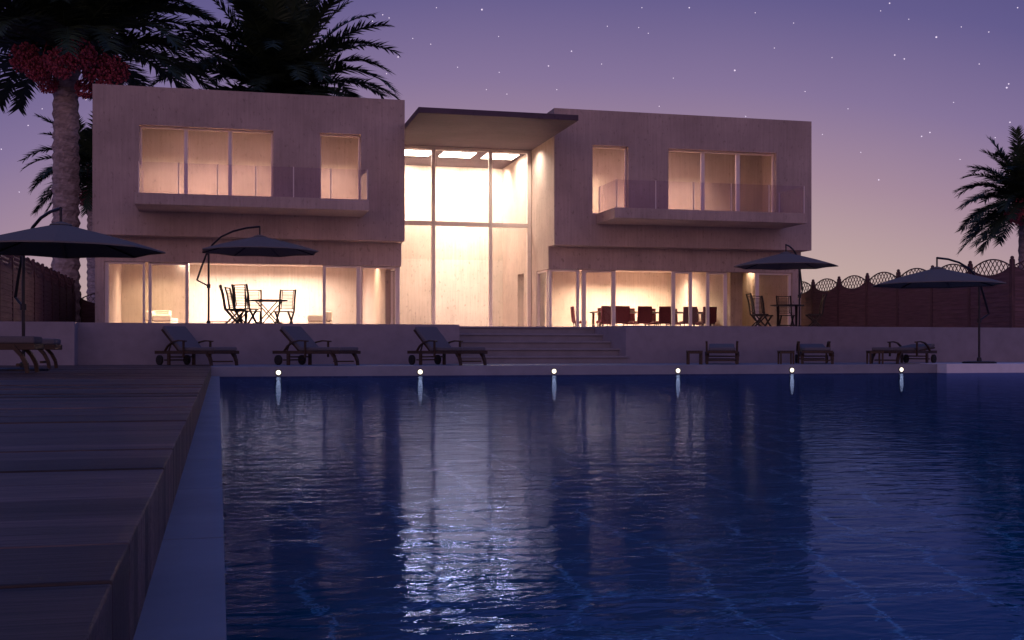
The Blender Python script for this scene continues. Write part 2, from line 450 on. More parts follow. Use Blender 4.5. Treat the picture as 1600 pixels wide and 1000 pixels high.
# terrace retaining walls
XWL = ux(122, YW)
o = MB().box(XWL, XS0, YW, YW+.2, -.2, ZT+.012).build('retaining_wall', M['render'])
tag(o, 'pale terrace wall behind the three reclined loungers', 'wall')
o = MB().box(-30, XWL, YW-.7, YW+.2, -.2, ZT+.010).build('retaining_wall', M['render'])
tag(o, 'pale terrace wall at the far left, stepping forward below the picket fence', 'wall')
b = MB()
x9, xa, xb = ux(916, YS), ux(978, YW), ux(1455, YW)
for z0, z1 in ((-.2, ZT+.008),):
    b.add([(x9,YS,z0),(xa,YW,z0),(xb,YW,z0),(xb,YW+.25,z0),(xa+.08,YW+.25,z0),(x9+.3,YS+.1,z0),
           (x9,YS,z1),(xa,YW,z1),(xb,YW,z1),(xb,YW+.25,z1),(xa+.08,YW+.25,z1),(x9+.3,YS+.1,z1)],
          [(0,1,7,6),(1,2,8,7),(2,3,9,8),(3,4,10,9),(4,5,11,10),(5,0,6,11),(6,7,8,9,10,11),(0,5,4,3,2,1)])
o = b.build('retaining_wall', M['render'])
tag(o, 'pale terrace wall with a slanted end beside the steps, behind the three low stools', 'wall')
o = MB().box(xb, 60, YW+.12, YW+.34, -.2, ZT+.009).build('retaining_wall', M['render'])
tag(o, 'pale terrace wall at the far right below the trellis fence', 'wall')
# steps
b = MB(); ns = 5
for i in range(ns):
    z1 = ZD + (ZT-ZD)*(i+1)/ns - (.002 if i == ns-1 else 0)
    y0 = YW - .05 + i*.36
    xr = xa + (x9-xa)*max(0, y0+.02-YW)/(YS-YW) + .03
    b.box(XS0+.002, xr, y0, (y0+.36 if i < ns-1 else YS-.002), ZD-.1, z1-.05)
    b.box(XS0+.002, xr+.02, y0-.05, (y0+.36-.05 if i < ns-1 else YS-.002), z1-.05, z1)   # tread with a nosing
o = b.build('steps', M['step'], bevel=.008)
tag(o, 'broad pale steps rising from the poolside to the house entrance', 'steps')

# ------------------------------------------------------------------ stars
def dirpt(u, v, D):
    t = (u-800)/FPX; k = (YH-v)/FPX
    d = Vector((t*cs+sn, -t*sn+cs, k)).normalized()
    return Vector((0,0,CAMZ)) + d*D
STARS = [(753,15,3),(1003,12,1),(998,43,1),(1013,52,1),(1148,110,3),(1463,58,3),(1376,17,1),(1390,5,2),(1398,86,2),(1413,92,2),(1573,137,3),
 (1576,131,2),(1500,249,1),(1453,207,2),(1440,213,2),(1373,281,2),(1578,191,2),(673,69,1),(857,103,2),(893,80,2),(1077,12,2),
 (1052,122,1),(598,23,1.4),(608,28,1.4),(582,33,1.4),(410,33,2.6),(386,15,1.4),(480,5,1.4),(134,155,2.6),(44,196,1.6),(16,121,1.4),(2,233,1.4),
 (779,57,1),(780,113,1),(792,147,1),(622,89,2),(604,115,1.4),(1030,166,1),(1165,182,1.5),(682,12,1),(1502,42,1),(1590,12,1.5),(949,41,1),
 (1240,36,1),(1258,143,1),(1300,90,1.2),(1325,170,1),(1210,75,1),(1530,100,1.2),(1345,238,1),(1100,205,1),(870,140,1),(760,140,1),(1555,215,1.2),
 (1420,30,1),(1285,210,1),(940,100,1),(715,105,1),(66,170,1),(30,300,1),(645,60,1),(1180,20,1),(1545,50,1.3),(1490,160,1)]
b = MB()
PHI = (1+5**.5)/2
icv = [(-1,PHI,0),(1,PHI,0),(-1,-PHI,0),(1,-PHI,0),(0,-1,PHI),(0,1,PHI),(0,-1,-PHI),(0,1,-PHI),(PHI,0,-1),(PHI,0,1),(-PHI,0,-1),(-PHI,0,1)]
icf = [(0,11,5),(0,5,1),(0,1,7),(0,7,10),(0,10,11),(1,5,9),(5,11,4),(11,10,2),(10,7,6),(7,1,8),(3,9,4),(3,4,2),(3,2,6),(3,6,8),(3,8,9),(4,9,5),(2,4,11),(6,2,10),(8,6,7),(9,8,1)]
def ico(b, c, r, sz=1.0):
    k = r/1.902
    b.add([(c[0]+x*k, c[1]+y*k, c[2]+z*k*sz) for x,y,z in icv], icf)
for u, v, s_ in STARS: ico(b, dirpt(u, v, 1500), .40 + .26*s_)
tag(b.build('stars', M['star']), kind='stuff')

# ------------------------------------------------------------------ house
HO = ((XL0+XR1)/2, 42.0, ZT)
house = thing('house', 'two-storey flat-roofed concrete villa with lit rooms and glass balconies', 'house', HO)
def hb(b, name, m, parent=None, **k):
    if parent is None: return b.build(name, m, house, org=HO, **k)
    return b.build(name, m, parent, org=HO, **k)
YBK = 52.0
# --- windows of the upper storey (photo columns of frame edges) on the facade plane
LW = [(ux(218,YU), ux(427,YU)), (ux(499.6,YU), ux(564,YU))]
RW = [(ux(926,YU), ux(982,YU)), (ux(1044.5,YU), ux(1213,YU))]
def upper(x0, x1, wins, inner):
    b = MB()
    b.wall('y', YU, YU+.35, x0, x1, ZS, ZR, [(a, c, ZU, ZW) for a, c in wins])
    hb(b, 'upper_storey_wall', M['concrete'])
    for q in ((x0, x0+.3, YU+.35, YBK), (x1-.3, x1, YU+.35, YBK), (x0+.3, x1-.3, YBK-.3, YBK)): hb(MB().box(*q, ZS, ZR), 'side_wall', M['concrete'])
    b = MB(); b.box(x0+.3, x1-.3, YU+.35, YBK-.3, ZR-.5, ZR-.15); hb(b, 'roof', M['concrete'])
    b = MB(); b.box(x0+.3, x1-.3, YU+.35, YBK-.3, ZS+.001, ZU); hb(b, 'floor_slab', M['concrete'])
    b = MB(); b.box(x0+.3, x1-.3, YU+3.3, YU+3.5, ZU, ZR-.5); hb(b, 'partition_wall', M['interior'])
    b = MB(); b.box(x0+.3, x1-.3, YU+.35, YU+3.3, ZW+.70, ZW+.75); hb(b, 'ceiling', M['interior'])
upper(XL0, XL1, LW, True); upper(XR0, XR1, RW, True)
def window(x0, x1, z0, z1, y, mull, fw=.055, dep=.09, glass=True):
    f = MB(); f.box(x0, x1, y, y+dep, z1-fw, z1); f.box(x0, x1, y, y+dep, z0, z0+fw)
    f.box(x0, x0+fw, y, y+dep, z0+fw, z1-fw); f.box(x1-fw, x1, y, y+dep, z0+fw, z1-fw)
    cuts = [x0+fw]
    for a, c in mull:
        f.box(a, c, y-.003, y+dep+.003, z0+fw, z1-fw); cuts += [a, c]
    cuts.append(x1-fw)
    w = hb(f, 'window_frame', M['frame'], bevel=.006)
    for i in range(0, len(cuts), 2):
        if glass: hb(MB().box(cuts[i], cuts[i+1], y+.04, y+.052, z0+fw, z1-fw), 'pane', M['pane'], w)
    return w
yw = YU + .20
window(LW[0][0]+.002, LW[0][1]-.002, ZU, ZW-.002, yw, [(ux(287.5,yw), ux(293.5,yw)), (ux(356.5,yw), ux(362.5,yw))])
window(LW[1][0]+.002, LW[1][1]-.002, ZU, ZW-.002, yw, [])
window(RW[0][0]+.002, RW[0][1]-.002, ZU, ZW-.002, yw, [])
window(RW[1][0]+.002, RW[1][1]-.002, ZU, ZW-.002, yw, [(ux(1095.5,yw), ux(1101,yw)), (ux(1150.5,yw), ux(1156,yw))])
# --- balconies
def balcony(x0, x1, yf, posts):
    s = hb(MB().box(x0, x1, yf, YU-.002, ZU-.345, ZU-.004), 'balcony', M['concrete'], bevel=.01)
    gx0, gx1, gy, gt = x0+.05, x1-.07, yf+.05, ZU+.92
    for a, c in zip(posts[:-1], posts[1:]):
        hb(MB().box(a+.015, c-.015, gy, gy+.012, ZU, gt), 'glass_panel', M['railing'], s)
    for gx in (posts[0], posts[-1]):
        hb(MB().box(gx-.006, gx+.006, gy+.03, YU-.03, ZU, gt), 'glass_panel', M['railing'], s)
    pm = [(p, gy+.006) for p in posts] + [(posts[0], YU-.03), (posts[-1], YU-.03)]
    for p, q in pm:
        hb(MB().box(p-.014, p+.014, q-.014, q+.014, ZU-.003, gt+.012), 'railing_post', M['frame'], s)
YF = 36.1
xl0, xl1 = ux(210, YF), ux(577, YF)
balcony(xl0, xl1, YF, [xl0+.12+(xl1-xl0-.17)*i/6 for i in range(7)])
balcony(ux(960.5, YF), ux(1261.5, YF), YF, [ux(u, YF+.05) for u in (963.6,1024.6,1083.8,1142.7,1201.7,1256.5)])
# --- ground floor
GD = .30
GL0, GL1 = ux(163, YL), XL1
b = MB(); b.wall('y', YL, YL+GD, XL0+.004, XL1, ZT, ZS-.001, [(GL0, GL1+1, ZT-1, ZG)])
hb(b, 'ground_floor_wall', M['concrete'])
b = MB(); b.wall('x', XL1-GD, XL1, YL+GD, YBK, ZT, ZS-.001, [(YL-1, YL+1.7, ZT-1, ZG)])
hb(MB().box(XL0+.004, XL0+.3, YL+GD, YBK, ZT, ZS-.001), 'side_wall', M['concrete'])
hb(b, 'side_wall', M['concrete'])
GR0, GR1 = XR0, ux(1238, YL)
XRL = ux(1251.5, YL)
b = MB(); b.wall('y', YL, YL+GD, XR0, XRL, ZT, ZS-.001, [(GR0-1, GR1, ZT-1, ZG)])
hb(b, 'ground_floor_wall', M['concrete'])
b = MB(); b.wall('x', XR0, XR0+GD, YL+GD, YBK, ZT, ZS-.001, [(YL-1, YL+1.55, ZT-1, ZG), (42.05, 43.0, ZT-1, ZT+2.25)])
hb(MB().box(XRL-.3, XRL, YL+GD, YBK, ZT, ZS-.001), 'side_wall', M['concrete'])
hb(b, 'side_wall', M['concrete'])
YLB = 47.0                                        # back wall of the ground-floor rooms
hb(MB().box(XL0+.3, XL1-GD, YLB, YLB+.2, ZT, ZS-.001), 'partition_wall', M['interior'])
hb(MB().box(XR0+GD, XRL-.3, YLB, YLB+.2, ZT, ZS-.001), 'partition_wall', M['interior'])
hb(MB().box(XL0+.3, XL1-GD, YL+GD, YLB, ZS-.26, ZS-.20), 'ceiling', M['interior'])
hb(MB().box(XR0+GD, XRL-.3, YL+GD, YLB, ZS-.26, ZS-.20), 'ceiling', M['interior'])
xpw = ux(1136, 41.5)
hb(MB().box(xpw, xpw+.5, 41.2, YLB-.002, ZT, ZS-.262), 'partition_wall', M['interior'])
hb(MB().box(xpw+.5, XRL-.3, 43.6, 43.8, ZT, ZS-.262), 'partition_wall', M['interior'])
hb(MB().box(XL0+.3, XL0+.3+2.4, 45.2, 45.4, ZT, ZS-.262), 'partition_wall', M['interior'])
# door frames of the glazed ground floor
def post_set(y, us, z1, name='door_frame', dep=.09, glass=()):
    f = MB()
    a, c = ux(us[0][0], y), ux(us[-1][1], y)
    f.box(a, c, y, y+dep, z1-.07, z1-.002); f.box(a, c, y, y+dep, ZT, ZT+.03)
    for p, q in us: f.box(ux(p,y), ux(q,y), y-.004, y+dep+.004, ZT+.03, z1-.07)
    w = hb(f, name, M['frame'], bevel=.006)
    for p, q in glass:
        hb(MB().box(ux(p,y), ux(q,y), y+.04, y+.052, ZT+.03, z1-.07), 'pane', M['pane'], w)
    return w
yd = YL + .10
post_set(yd, [(163.6,170),(223,226.5)], ZG, glass=[(170,223)])
post_set(yd+.10, [(232,237),(289.5,294.5)], ZG-.003, glass=[(237,289.5)])
post_set(yd, [(504.5,509),(557,563)], ZG, glass=[(509,557)])
post_set(yd+.10, [(563.5,566),(618,624.5)], ZG-.003, glass=[(566,618)])
post_set(yd, [(858,862),(901,905)], ZG, glass=[(862,901)])
post_set(yd+.10, [(909.5,915.5),(956,962)], ZG-.003, glass=[(915.5,956)])
post_set(yd, [(1050,1055),(1077,1081.5)], ZG, glass=[(1055,1077)])
post_set(yd+.10, [(1104,1108.5),(1131,1136)], ZG-.003, glass=[(1108.5,1131),(1081.5,1104)])
post_set(yd, [(1181,1186),(1232,1237.5)], ZG, glass=[(1186,1232)])
# corner windows on the inner sides of both wings
for x, s_ in ((XL1-.12, 1), (XR0+.03, -1)):
    f = MB(); y0, y1 = YL+.305, YL+1.698 if s_ > 0 else YL+1.548
    f.box(x, x+.09, y0, y1, ZG-.07, ZG-.002); f.box(x, x+.09, y0, y1, ZT, ZT+.03)
    f.box(x, x+.09, y0, y0+.07, ZT+.03, ZG-.07); f.box(x, x+.09, y1-.07, y1, ZT+.03, ZG-.07)
    w = hb(f, 'door_frame', M['frame'], bevel=.006)
    hb(MB().box(x+.04, x+.052, y0+.07, y1-.07, ZT+.03, ZG-.07), 'pane', M['pane'], w)
# --- atrium between the wings
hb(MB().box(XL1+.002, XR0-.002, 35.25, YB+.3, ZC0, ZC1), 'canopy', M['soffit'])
hb(MB().wall('y', YB, YB+.25, XL1+.001, XR0-.001, ZT, ZC0-.001), 'atrium_wall', M['interior'])
hb(MB().box(XL1+.001, XR0-.001, YB-.012, YB-.002, ZT, ZS), 'wall_lining', M['lining'])
# side walls of the atrium between storeys (wing walls already close it); curtain wall
f = MB(); xa0, xa1 = XL1+.003, XR0-.003; y = YA
zt = vz(700, 349.5, YA)
f.box(xa0, xa1, y, y+.12, ZC0-.10, ZC0-.002); f.box(xa0, xa1, y, y+.12, ZT, ZT+.03)
f.box(xa1-.14, xa1, y, y+.12, ZT+.03, ZC0-.10); f.box(xa0, xa0+.14, y, y+.12, ZT+.03, ZC0-.10)
m1, m2 = (ux(674.5,y), ux(680.5,y)), (ux(764,y), ux(769.5,y))
for a, c in (m1, m2): f.box(a, c, y-.003, y+.123, ZT+.03, ZC0-.10)
for a, c in ((xa0+.14, m1[0]), (m1[1], m2[0]), (m2[1], xa1-.14)): f.box(a, c, y, y+.12, zt-.08, zt+.08)
cw = hb(f, 'curtain_wall', M['frame'], bevel=.008)
for a, c, lo in ((xa0+.14, m1[0], True), (m1[1], m2[0], False), (m2[1], xa1-.14, True)):
    hb(MB().box(a, c, y+.05, y+.062, zt+.08, ZC0-.10), 'pane', M['pane'], cw)
    if lo: hb(MB().box(a, c, y+.05, y+.062, ZT+.03, zt-.08), 'pane', M['tinted'], cw)
# ceiling lights of the atrium
WARM, AMBER = (1.0, .86, .73), (1.0, .76, .50)
for uc in (648, 714.5, 781):
    xc = ux(uc, 42.5)
    o = hb(MB().box(xc-.60, xc+.60, 41.95, 43.05, ZC0-.02, ZC0-.001), 'ceiling_light', M['panel_light'])
    area('panel_or_wash_lamp', (xc, 42.5, ZC0-.03), 1.15, 1.05, 150, WARM, 165, parent=house)
    area('panel_or_wash_lamp', (xc, 44.35, ZC0-.04), 0.9, .25, 205, WARM, 150, rot=(R(22),0,0), parent=house)  # extra wash lamp away from the panels, added to brighten the back wall
area('soffit_lamp', (XR0-.55, 39.9, ZC0-.02), (.25), .25, 60, WARM, 140, parent=house)
# upper rooms
def lamp_or_fill(x, y, z, sx, sy, p, col=AMBER, spread=110):
    area('room_lamp_or_fill', (x, y, z), sx, sy, p, col, spread, parent=house)
ROOM = (1.0, .77, .56)
zl = ZW + .68
lamp_or_fill((LW[0][0]+LW[0][1])/2, YU+2.35, zl, 4.5, .15, 190, ROOM, 80)
lamp_or_fill((LW[1][0]+LW[1][1])/2, YU+2.35, zl, 1.6, .15, 95, ROOM, 80)
lamp_or_fill((RW[0][0]+RW[0][1])/2, YU+2.35, zl, 1.6, .15, 125, ROOM, 80)
lamp_or_fill((RW[1][0]+RW[1][1])/2-.7, YU+2.35, zl, 3.0, .15, 135, ROOM, 80)
for x_ in ((XL0+XL1)/2-1.5, XL1-3, XR0+2.5, XR1-4.5): lamp_or_fill(x_, YU+1.0, zl, 2.0, .8, 42, (1.0,.66,.80), 175)  # added pink fill without a fixture, lifts the dark upper walls
# ground floor
zg = ZS - .27
xm = (ux(294,44) + ux(504,44))/2
lamp_or_fill(xm, 45.4, zg, 5.5, .6, 820, WARM, 160)
lamp_or_fill(ux(255,43), 43.6, zg, 1.5, .6, 140, AMBER, 140)
lamp_or_fill(ux(560,42), 42.6, zg, 1.6, .6, 110, AMBER, 140)
lamp_or_fill(ux(995,44), 45.2, zg, 4.0, .5, 760, (1.0,.80,.58), 150)
lamp_or_fill(ux(1185,42), 42.2, zg, .8, .4, 80, AMBER, 115)
lamp_or_fill(ux(900,42), 42.0, zg, 1.6, .5, 150, WARM, 160)

# ------------------------------------------------------------------ fences
def fence_run(root, p0, d, n, pitch, H, z0, first_post=True, last_post=True):
    d = Vector(d).normalized(); nrm = Vector((-d.y, d.x, 0))
    for i in range(n):
        a = Vector(p0) + d*pitch*i; hw = pitch/2 - .06; c = a + d*(pitch/2)
        # panel of overlapping boards, its top hollowed in an arc
        pm = MB(); N = 14; zs = H - .28
        bh = .16; k = 0
        prof = []
        for j in range(N+1):
            t = -1 + 2*j/N; prof.append((t*hw, zs - .22*(1-t*t)))
        for side, off in ((1, .02), (-1, -.02)):
            b0 = len(pm.v)
            for x_, zt_ in prof:
                for q in (0.0, zt_):
                    w = c + d*x_ + nrm*off; pm.v.append((w.x, w.y, z0+q))
            for j in range(N): pm.f.append((b0+2*j, b0+2*j+2, b0+2*j+3, b0+2*j+1))
        b0 = len(pm.v)//2
        for j in range(N): pm.f.append((2*j+1, 2*j+3, b0+2*j+3, b0+2*j+1))
        zz = .05
        while zz < zs-.30:                        # overlapping waney boards
            ang = math.atan2(d.y, d.x)
            for sgn in (1, -1):
                MM = Matrix.Translation(c + nrm*(.030*sgn) + Vector((0,0,zz+.07))) @ Matrix.Rotation(ang,4,'Z') @ Matrix.Rotation(R(6*sgn),4,'X')
                pm.obox(MM, hw*2, .014, .15)
            zz += .145
        pn = pm.build('panel', M['fence'], root, org=root.location)
        # trellis lens
        tm = MB(); K = 16
        top = [(t*hw, zs + .02 + .24*(1-t*t)) for t in [-1+2*j/K for j in range(K+1)]]
        bot = [(t*hw, zs + .01 - .22*(1-t*t)) for t in [-1+2*j/K for j in range(K+1)]]
        def P(x_, z_): w = c + d*x_; return (w.x, w.y, z0+z_)
        for arc in (top, bot):
            tm.tube([P(*q) for q in arc], .022, 5)
        def lim(x_):
            t = x_/hw; return zs+.01-.22*(1-t*t), zs+.02+.24*(1-t*t)
        for sl in (1.25, -1.25):
            for j in range(-9, 10):
                x0_ = j*.19
                pts = []
                for q in range(81):
                    x_ = -hw + 2*hw*q/80; z_ = zs + (x_-x0_)*sl; lo, hi = lim(x_)
                    if lo <= z_ <= hi: pts.append((x_, z_))
                if len(pts) > 1: tm.bar(P(*pts[0]), P(*pts[-1]), .014, .022, nrm)
        tm.build('trellis', M['fence_post'], pn, org=root.location)
        if i or first_post: fpost(root, a, H, z0)
    if last_post: fpost(root, Vector(p0) + d*pitch*n, H, z0)
def fpost(root, a, H, z0):
    m = MB(); m.box(a.x-.055, a.x+.055, a.y-.055, a.y+.055, z0, z0+H-.10)
    m.lathe([(.07,0),(.07,.03),(.045,.045),(.055,.08),(.04,.11),(.012,.125)], 10, (a.x, a.y, z0+H-.10))
    m.build('post', M['fence_post'], root, org=root.location)
XF0, XF1 = -5.26, 21.8
fl = thing('trellis_fence', 'red-brown panel fence with trellis arches running along the left of the terrace', 'fence', (XF0, 38, ZT))
fence_run(fl, (XF0, 29.0, ZT), (0,1,0), 10, 1.85, 2.02, ZT)
fb = thing('trellis_fence', 'short fence panel closing the gap between palm trunk and house', 'fence', (XF0, 47.6, ZT))
fence_run(fb, (XF0+.06, 47.6, ZT), (1,0,0), 1, 1.75, 1.62, ZT)
fr = thing('trellis_fence', 'red-brown panel fence with trellis arches right of the house, with an added unseen return run', 'fence', (XF1, 34, ZT))
fence_run(fr, (XF1, 24.75+1.9*2, ZT), (0,1,0), 9, 1.9, 2.03, ZT)
fence_run(fr, (XF1+1.9*4, 24.75+1.9*2, ZT), (-1,0,0), 4, 1.9, 2.03, ZT, last_post=False)  # return run added out of view to block the sky gap mirrored in the water

# ------------------------------------------------------------------ palms
def frond(b, base, az, el, L, rnd, leaf=.55, n=46):
    """one feather leaf: arched rachis with two rows of narrow leaflets"""
    p = Vector(base); d = Vector((math.cos(az)*math.cos(el), math.sin(az)*math.cos(el), math.sin(el)))
    side = Vector((-math.sin(az), math.cos(az), 0))
    S = 14; st = L/S; pts = [p.copy()]; dirs = [d.copy()]
    droop = rnd.uniform(.055, .085)*(1.0 if el > .1 else .75)
    for i in range(S):
        hor = math.hypot(d.x, d.y)
        d = (d + Vector((0,0,-1))*droop*(.35+1.3*i/S)*(.35+hor)).normalized()
        p = p + d*st; pts.append(p.copy()); dirs.append(d.copy())
    b.tube(pts, [.045*(1-.85*i/S)*L/5+.006 for i in range(S+1)], 4, False)
    for k in range(n):
        t = .10 + .90*k/(n-1); f = t*S; i = min(int(f), S-1); w = f-i
        q = pts[i].lerp(pts[i+1], w); dd = dirs[i].lerp(dirs[i+1], w).normalized()
        up = side.cross(dd).normalized()
        if up.z < 0: up = -up
        ln = leaf*(min(1, .35+2.6*t) if t < .25 else 1.0)*(1-.45*max(0, t-.6)/.4)
        for sgn in (1, -1):
            fw = rnd.uniform(.45, .85) + .55*t*t
            v = (side*sgn + dd*fw + up*rnd.uniform(.05,.45) + Vector((rnd.uniform(-.12,.12), rnd.uniform(-.12,.12), rnd.uniform(-.30,.05)))).normalized()
            l2 = ln*rnd.uniform(.8, 1.12)
            wv = dd*.060*L/5
            m_ = q + v*l2*.42
            tip = q + v*l2 + Vector((0,0,-.10*l2))
            b.add([q-wv*.6, m_-wv, tip, m_+wv, q+wv*.6], [(0,1,2,3,4)])
def palm(name, label, x, y, zb, hubz, r0, L, nf, seed, bunches, el_range=(-.75, 1.35), hang=0, leaf=.55, lean=0.0, nl=46):
    rnd = random.Random(seed)
    t = thing(name, label, 'palm tree', (x, y, zb), group=None)
    tb = MB(); H = hubz - zb; N = int(H/.20); rings = []
    n = 18; b0 = 0
    for i in range(N+1):
        z = H*i/N; rr = r0*(1.08 - .12*(i/N)) * (1.0 + .25*max(0, (i/N-.90)/.10))
        if i/N < .06: rr *= 1.0 + .4*(1-(i/N)/.06)
        for k in range(n):
            a = 2*math.pi*(k + .5*(i%2))/n
            w = rr*(1 + (.085 if i%2 else -.05) + rnd.uniform(-.05,.06))
            tb.v.append((w*math.cos(a), w*math.sin(a), z + rnd.uniform(-.03,.03)))
    for i in range(N):
        for k in range(n):
            k2 = (k+1)%n
            tb.f.append((i*n+k, i*n+k2, (i+1)*n+k2, (i+1)*n+k))
    tb.f.append(tuple(N*n+k for k in range(n)))
    tb.build('trunk', M['bark'], t)
    cb = MB()
    for i in range(nf):
        az = i*2.39996 + rnd.uniform(-.15,.15)
        q = (i+.5)/nf
        e = el_range[0] + (el_range[1]-el_range[0])*q + rnd.uniform(-.08,.08)
        frond(cb, (math.cos(az)*r0*.5, math.sin(az)*r0*.5, H + .5*q), az, e, L*rnd.uniform(.85,1.06), rnd, leaf, nl)
    for i in range(hang):
        az = rnd.uniform(0, 6.28)
        frond(cb, (math.cos(az)*r0*.6, math.sin(az)*r0*.6, H), az, -1.0, L*.8, rnd, leaf*.8, nl)
    cb.build('crown', M['frond'], t)
    for (dx, dy, dz, rr) in bunches:
        fb_ = MB()
        for k in range(300):
            u_ = rnd.uniform(-1,1); a = rnd.uniform(0,6.283); q = (rnd.random()**.33)
            s_ = math.sqrt(1-u_*u_)
            ico(fb_, (dx+rr*q*s_*math.cos(a), dy+rr*q*s_*math.sin(a), dz+rr*q*u_*.95), rr*.085, 1.25)
        st = Vector((dx, dy, dz)); fb_.tube([(dx*.2, dy*.2, H+.2), (dx*.7, dy*.7, max(dz+rr, H+.35)), tuple(st)], .03, 5)
        fb_.build('fruit_bunch', M['date'], t, smooth=True)
    return t
def bunch(uc, vc, du, dv, F, rr, df=0.0):       # offset of a fruit bunch from the top of its trunk
    x0, y0 = at(uc, F); x1, y1 = at(uc+du, F+df)
    return x1-x0, y1-y0, (YH-vc-dv)/FPX*(F+df) - (YH-vc)/FPX*F, rr
F1 = 44.0; x, y = at(103, F1); hub1 = CAMZ + (YH-88)/FPX*F1
H1 = hub1 - ZT + .02
bl = []
for du, dv, rp, df in ((-62,-4,22,-.3),(-42,14,18,-.6),(-8,2,22,-1.4),(22,-10,22,-1.3),(52,12,22,-.5),(74,16,22,-.2),(30,44,14,.3),(-28,36,14,.2)):
    X, Y, Z, rr = bunch(103, 88, du, dv+6, F1, 1.15*rp/FPX*F1, df-.9); bl.append((X, Y, H1+Z, rr))
palm('date_palm', 'tall thick date palm at the left with clusters of red fruit', x, y, ZT-.05, hub1, .46, 6.4, 92, 3, bl, (.20, 1.40), 0, 1.05, nl=72)
F2 = 53.0; x, y = at(436, F2)
palm('date_palm', 'dark palm crown rising behind the roof of the left wing', x, y, ZT-.05, CAMZ+(YH-158)/FPX*F2, .42, 5.9, 84, 11, [], (-.35, 1.40), 0, 1.0, nl=70)
F3 = 72.0; x, y = at(146, F3); h3 = CAMZ+(YH-268)/FPX*F3
palm('date_palm', 'smaller distant palm half hidden behind the trunk and the house corner', x, y, ZT-.05, h3, .36, 4.2, 48, 23,
     [(-.35, -.7, h3-ZT-1.7, .55)], (-.7, 1.3), 0, .9, nl=60)
F4 = 52.0; x, y = at(1603, F4); h4 = CAMZ+(YH-326)/FPX*F4
bl = []
for du, dv, rp in ((-20,8,13),(-8,14,12),(-3,-2,13)):
    X, Y, Z, rr = bunch(1603, 326, du, dv, F4, rp/FPX*F4, -1.2); bl.append((X, Y, h4-ZT+Z, rr))
palm('date_palm', 'date palm at the right edge behind the fence, red fruit under its crown', x, y, ZT-.05, h4, .30, 3.15, 72, 31, bl, (-.42, 1.3), 0, .72, nl=60)

# ------------------------------------------------------------------ cantilever umbrellas
def make_umbrella():
    t = thing('cantilever_umbrella', 'x', 'umbrella', group='slate cantilever umbrellas')
    m = MB(); m.lathe([(.40,0),(.40,.035),(.36,.05),(.06,.055),(.05,.14),(.03,.15)], 20, (1.75,0,0)); m.build('base', M['steel'], t, smooth=False)
    m = MB(); m.tube([(1.75,0,.05),(1.75,0,1.98)], .027, 10); m.build('pole', M['steel'], t)
    arc = [(2.16,0,1.22),(2.02,0,1.52),(1.84,0,1.86),(1.62,0,2.12),(1.30,0,2.32),(.90,0,2.44),(.45,0,2.50),(.0,0,2.51)]
    m = MB(); m.tube(arc, .026, 8); m.tube([(0,0,2.51),(0,0,2.25)], .02, 8); m.tube([(1.75,0,1.05),(2.16,0,1.22)], .02, 8)
    m.lathe([(.05,0),(.05,.10)], 10, (1.75,0,1.0)); m.build('arm', M['steel'], t)
    m = MB(); n = 8; ap = (0,0,2.27); rim = 1.53
    rows = []
    for j, (f, z) in enumerate(((.10,2.245),(.4,2.135),(.7,2.015),(1.0,1.88))):
        for k in range(n):
            a = 2*math.pi*(k+.5)/n; a2 = 2*math.pi*(k+1.0)/n
            m.v.append((rim*f*math.cos(a), rim*f*math.sin(a), z))
            cc = math.cos(math.pi/n)*.985
            m.v.append((rim*f*cc*math.cos(a2), rim*f*cc*math.sin(a2), z+.012*f))
    nn = 2*n
    for j in range(3):
        for k in range(nn):
            k2 = (k+1)%nn; m.f.append((j*nn+k, j*nn+k2, (j+1)*nn+k2, (j+1)*nn+k))
    m.f.append(tuple(range(nn)))
    b0 = len(m.v)                                # short valance
    for k in range(nn):
        x, y, z = m.v[3*nn+k]; m.v.append((x*1.004, y*1.004, z-.022))
    for k in range(nn):
        k2 = (k+1)%nn; m.f.append((3*nn+k, 3*nn+k2, b0+k2, b0+k))
    can = m.build('canopy', M['canvas'], t)
    md = can.modifiers.new('cloth', 'SOLIDIFY'); md.thickness = .008; md.offset = -1
    m = MB(); m.lathe([(.0,.0),(.17,.0),(.15,.02),(.03,.055)], 12, (0,0,2.25)); m.build('vent_cap', M['canvas'], t)
    m = MB(); m.lathe([(.035,0),(.05,.03),(.05,.10),(.03,.16)], 10, (0,0,2.0)); m.tube([(0,0,2.1),(0,0,2.25)], .018, 6); m.build('hub', M['steel'], t)
    for k in range(n):
        a = 2*math.pi*(k+.5)/n; c_, s_ = math.cos(a), math.sin(a)
        m = MB(); m.bar((.03*c_,.03*s_,2.235),(1.50*c_,1.50*s_,1.868), .014, .022)
        m.bar((.04*c_,.04*s_,2.06),(.72*c_,.72*s_,2.05), .010, .012)
        m.build('rib', M['steel'], t)
    return t
umb = make_umbrella()
def put_umb(u, F, z, lat, used, label, sgn=1, sc_=1.0):
    x, y = at(u, F)
    fw = math.sqrt(max(0, 1.75**2 - lat**2))*sgn
    X, Y = camdir(lat, fw)
    return place(umb, used, (x, y, z), math.atan2(Y, X), label, sc_)
put_umb(406, 29.5, ZT, -1.522, False, 'slate umbrella over the dark bistro set before the living room')
put_umb(95, 17.8, ZD, -1.131, True, 'largest looking slate umbrella, near at the left over the wooden deck')
put_umb(1228, 34.6, ZT, .785, True, 'slate umbrella beside the right corner of the house')
put_umb(1464, 27.6, ZD+.012, 1.414, True, 'slate umbrella standing on the white plinth in front of the right fence')

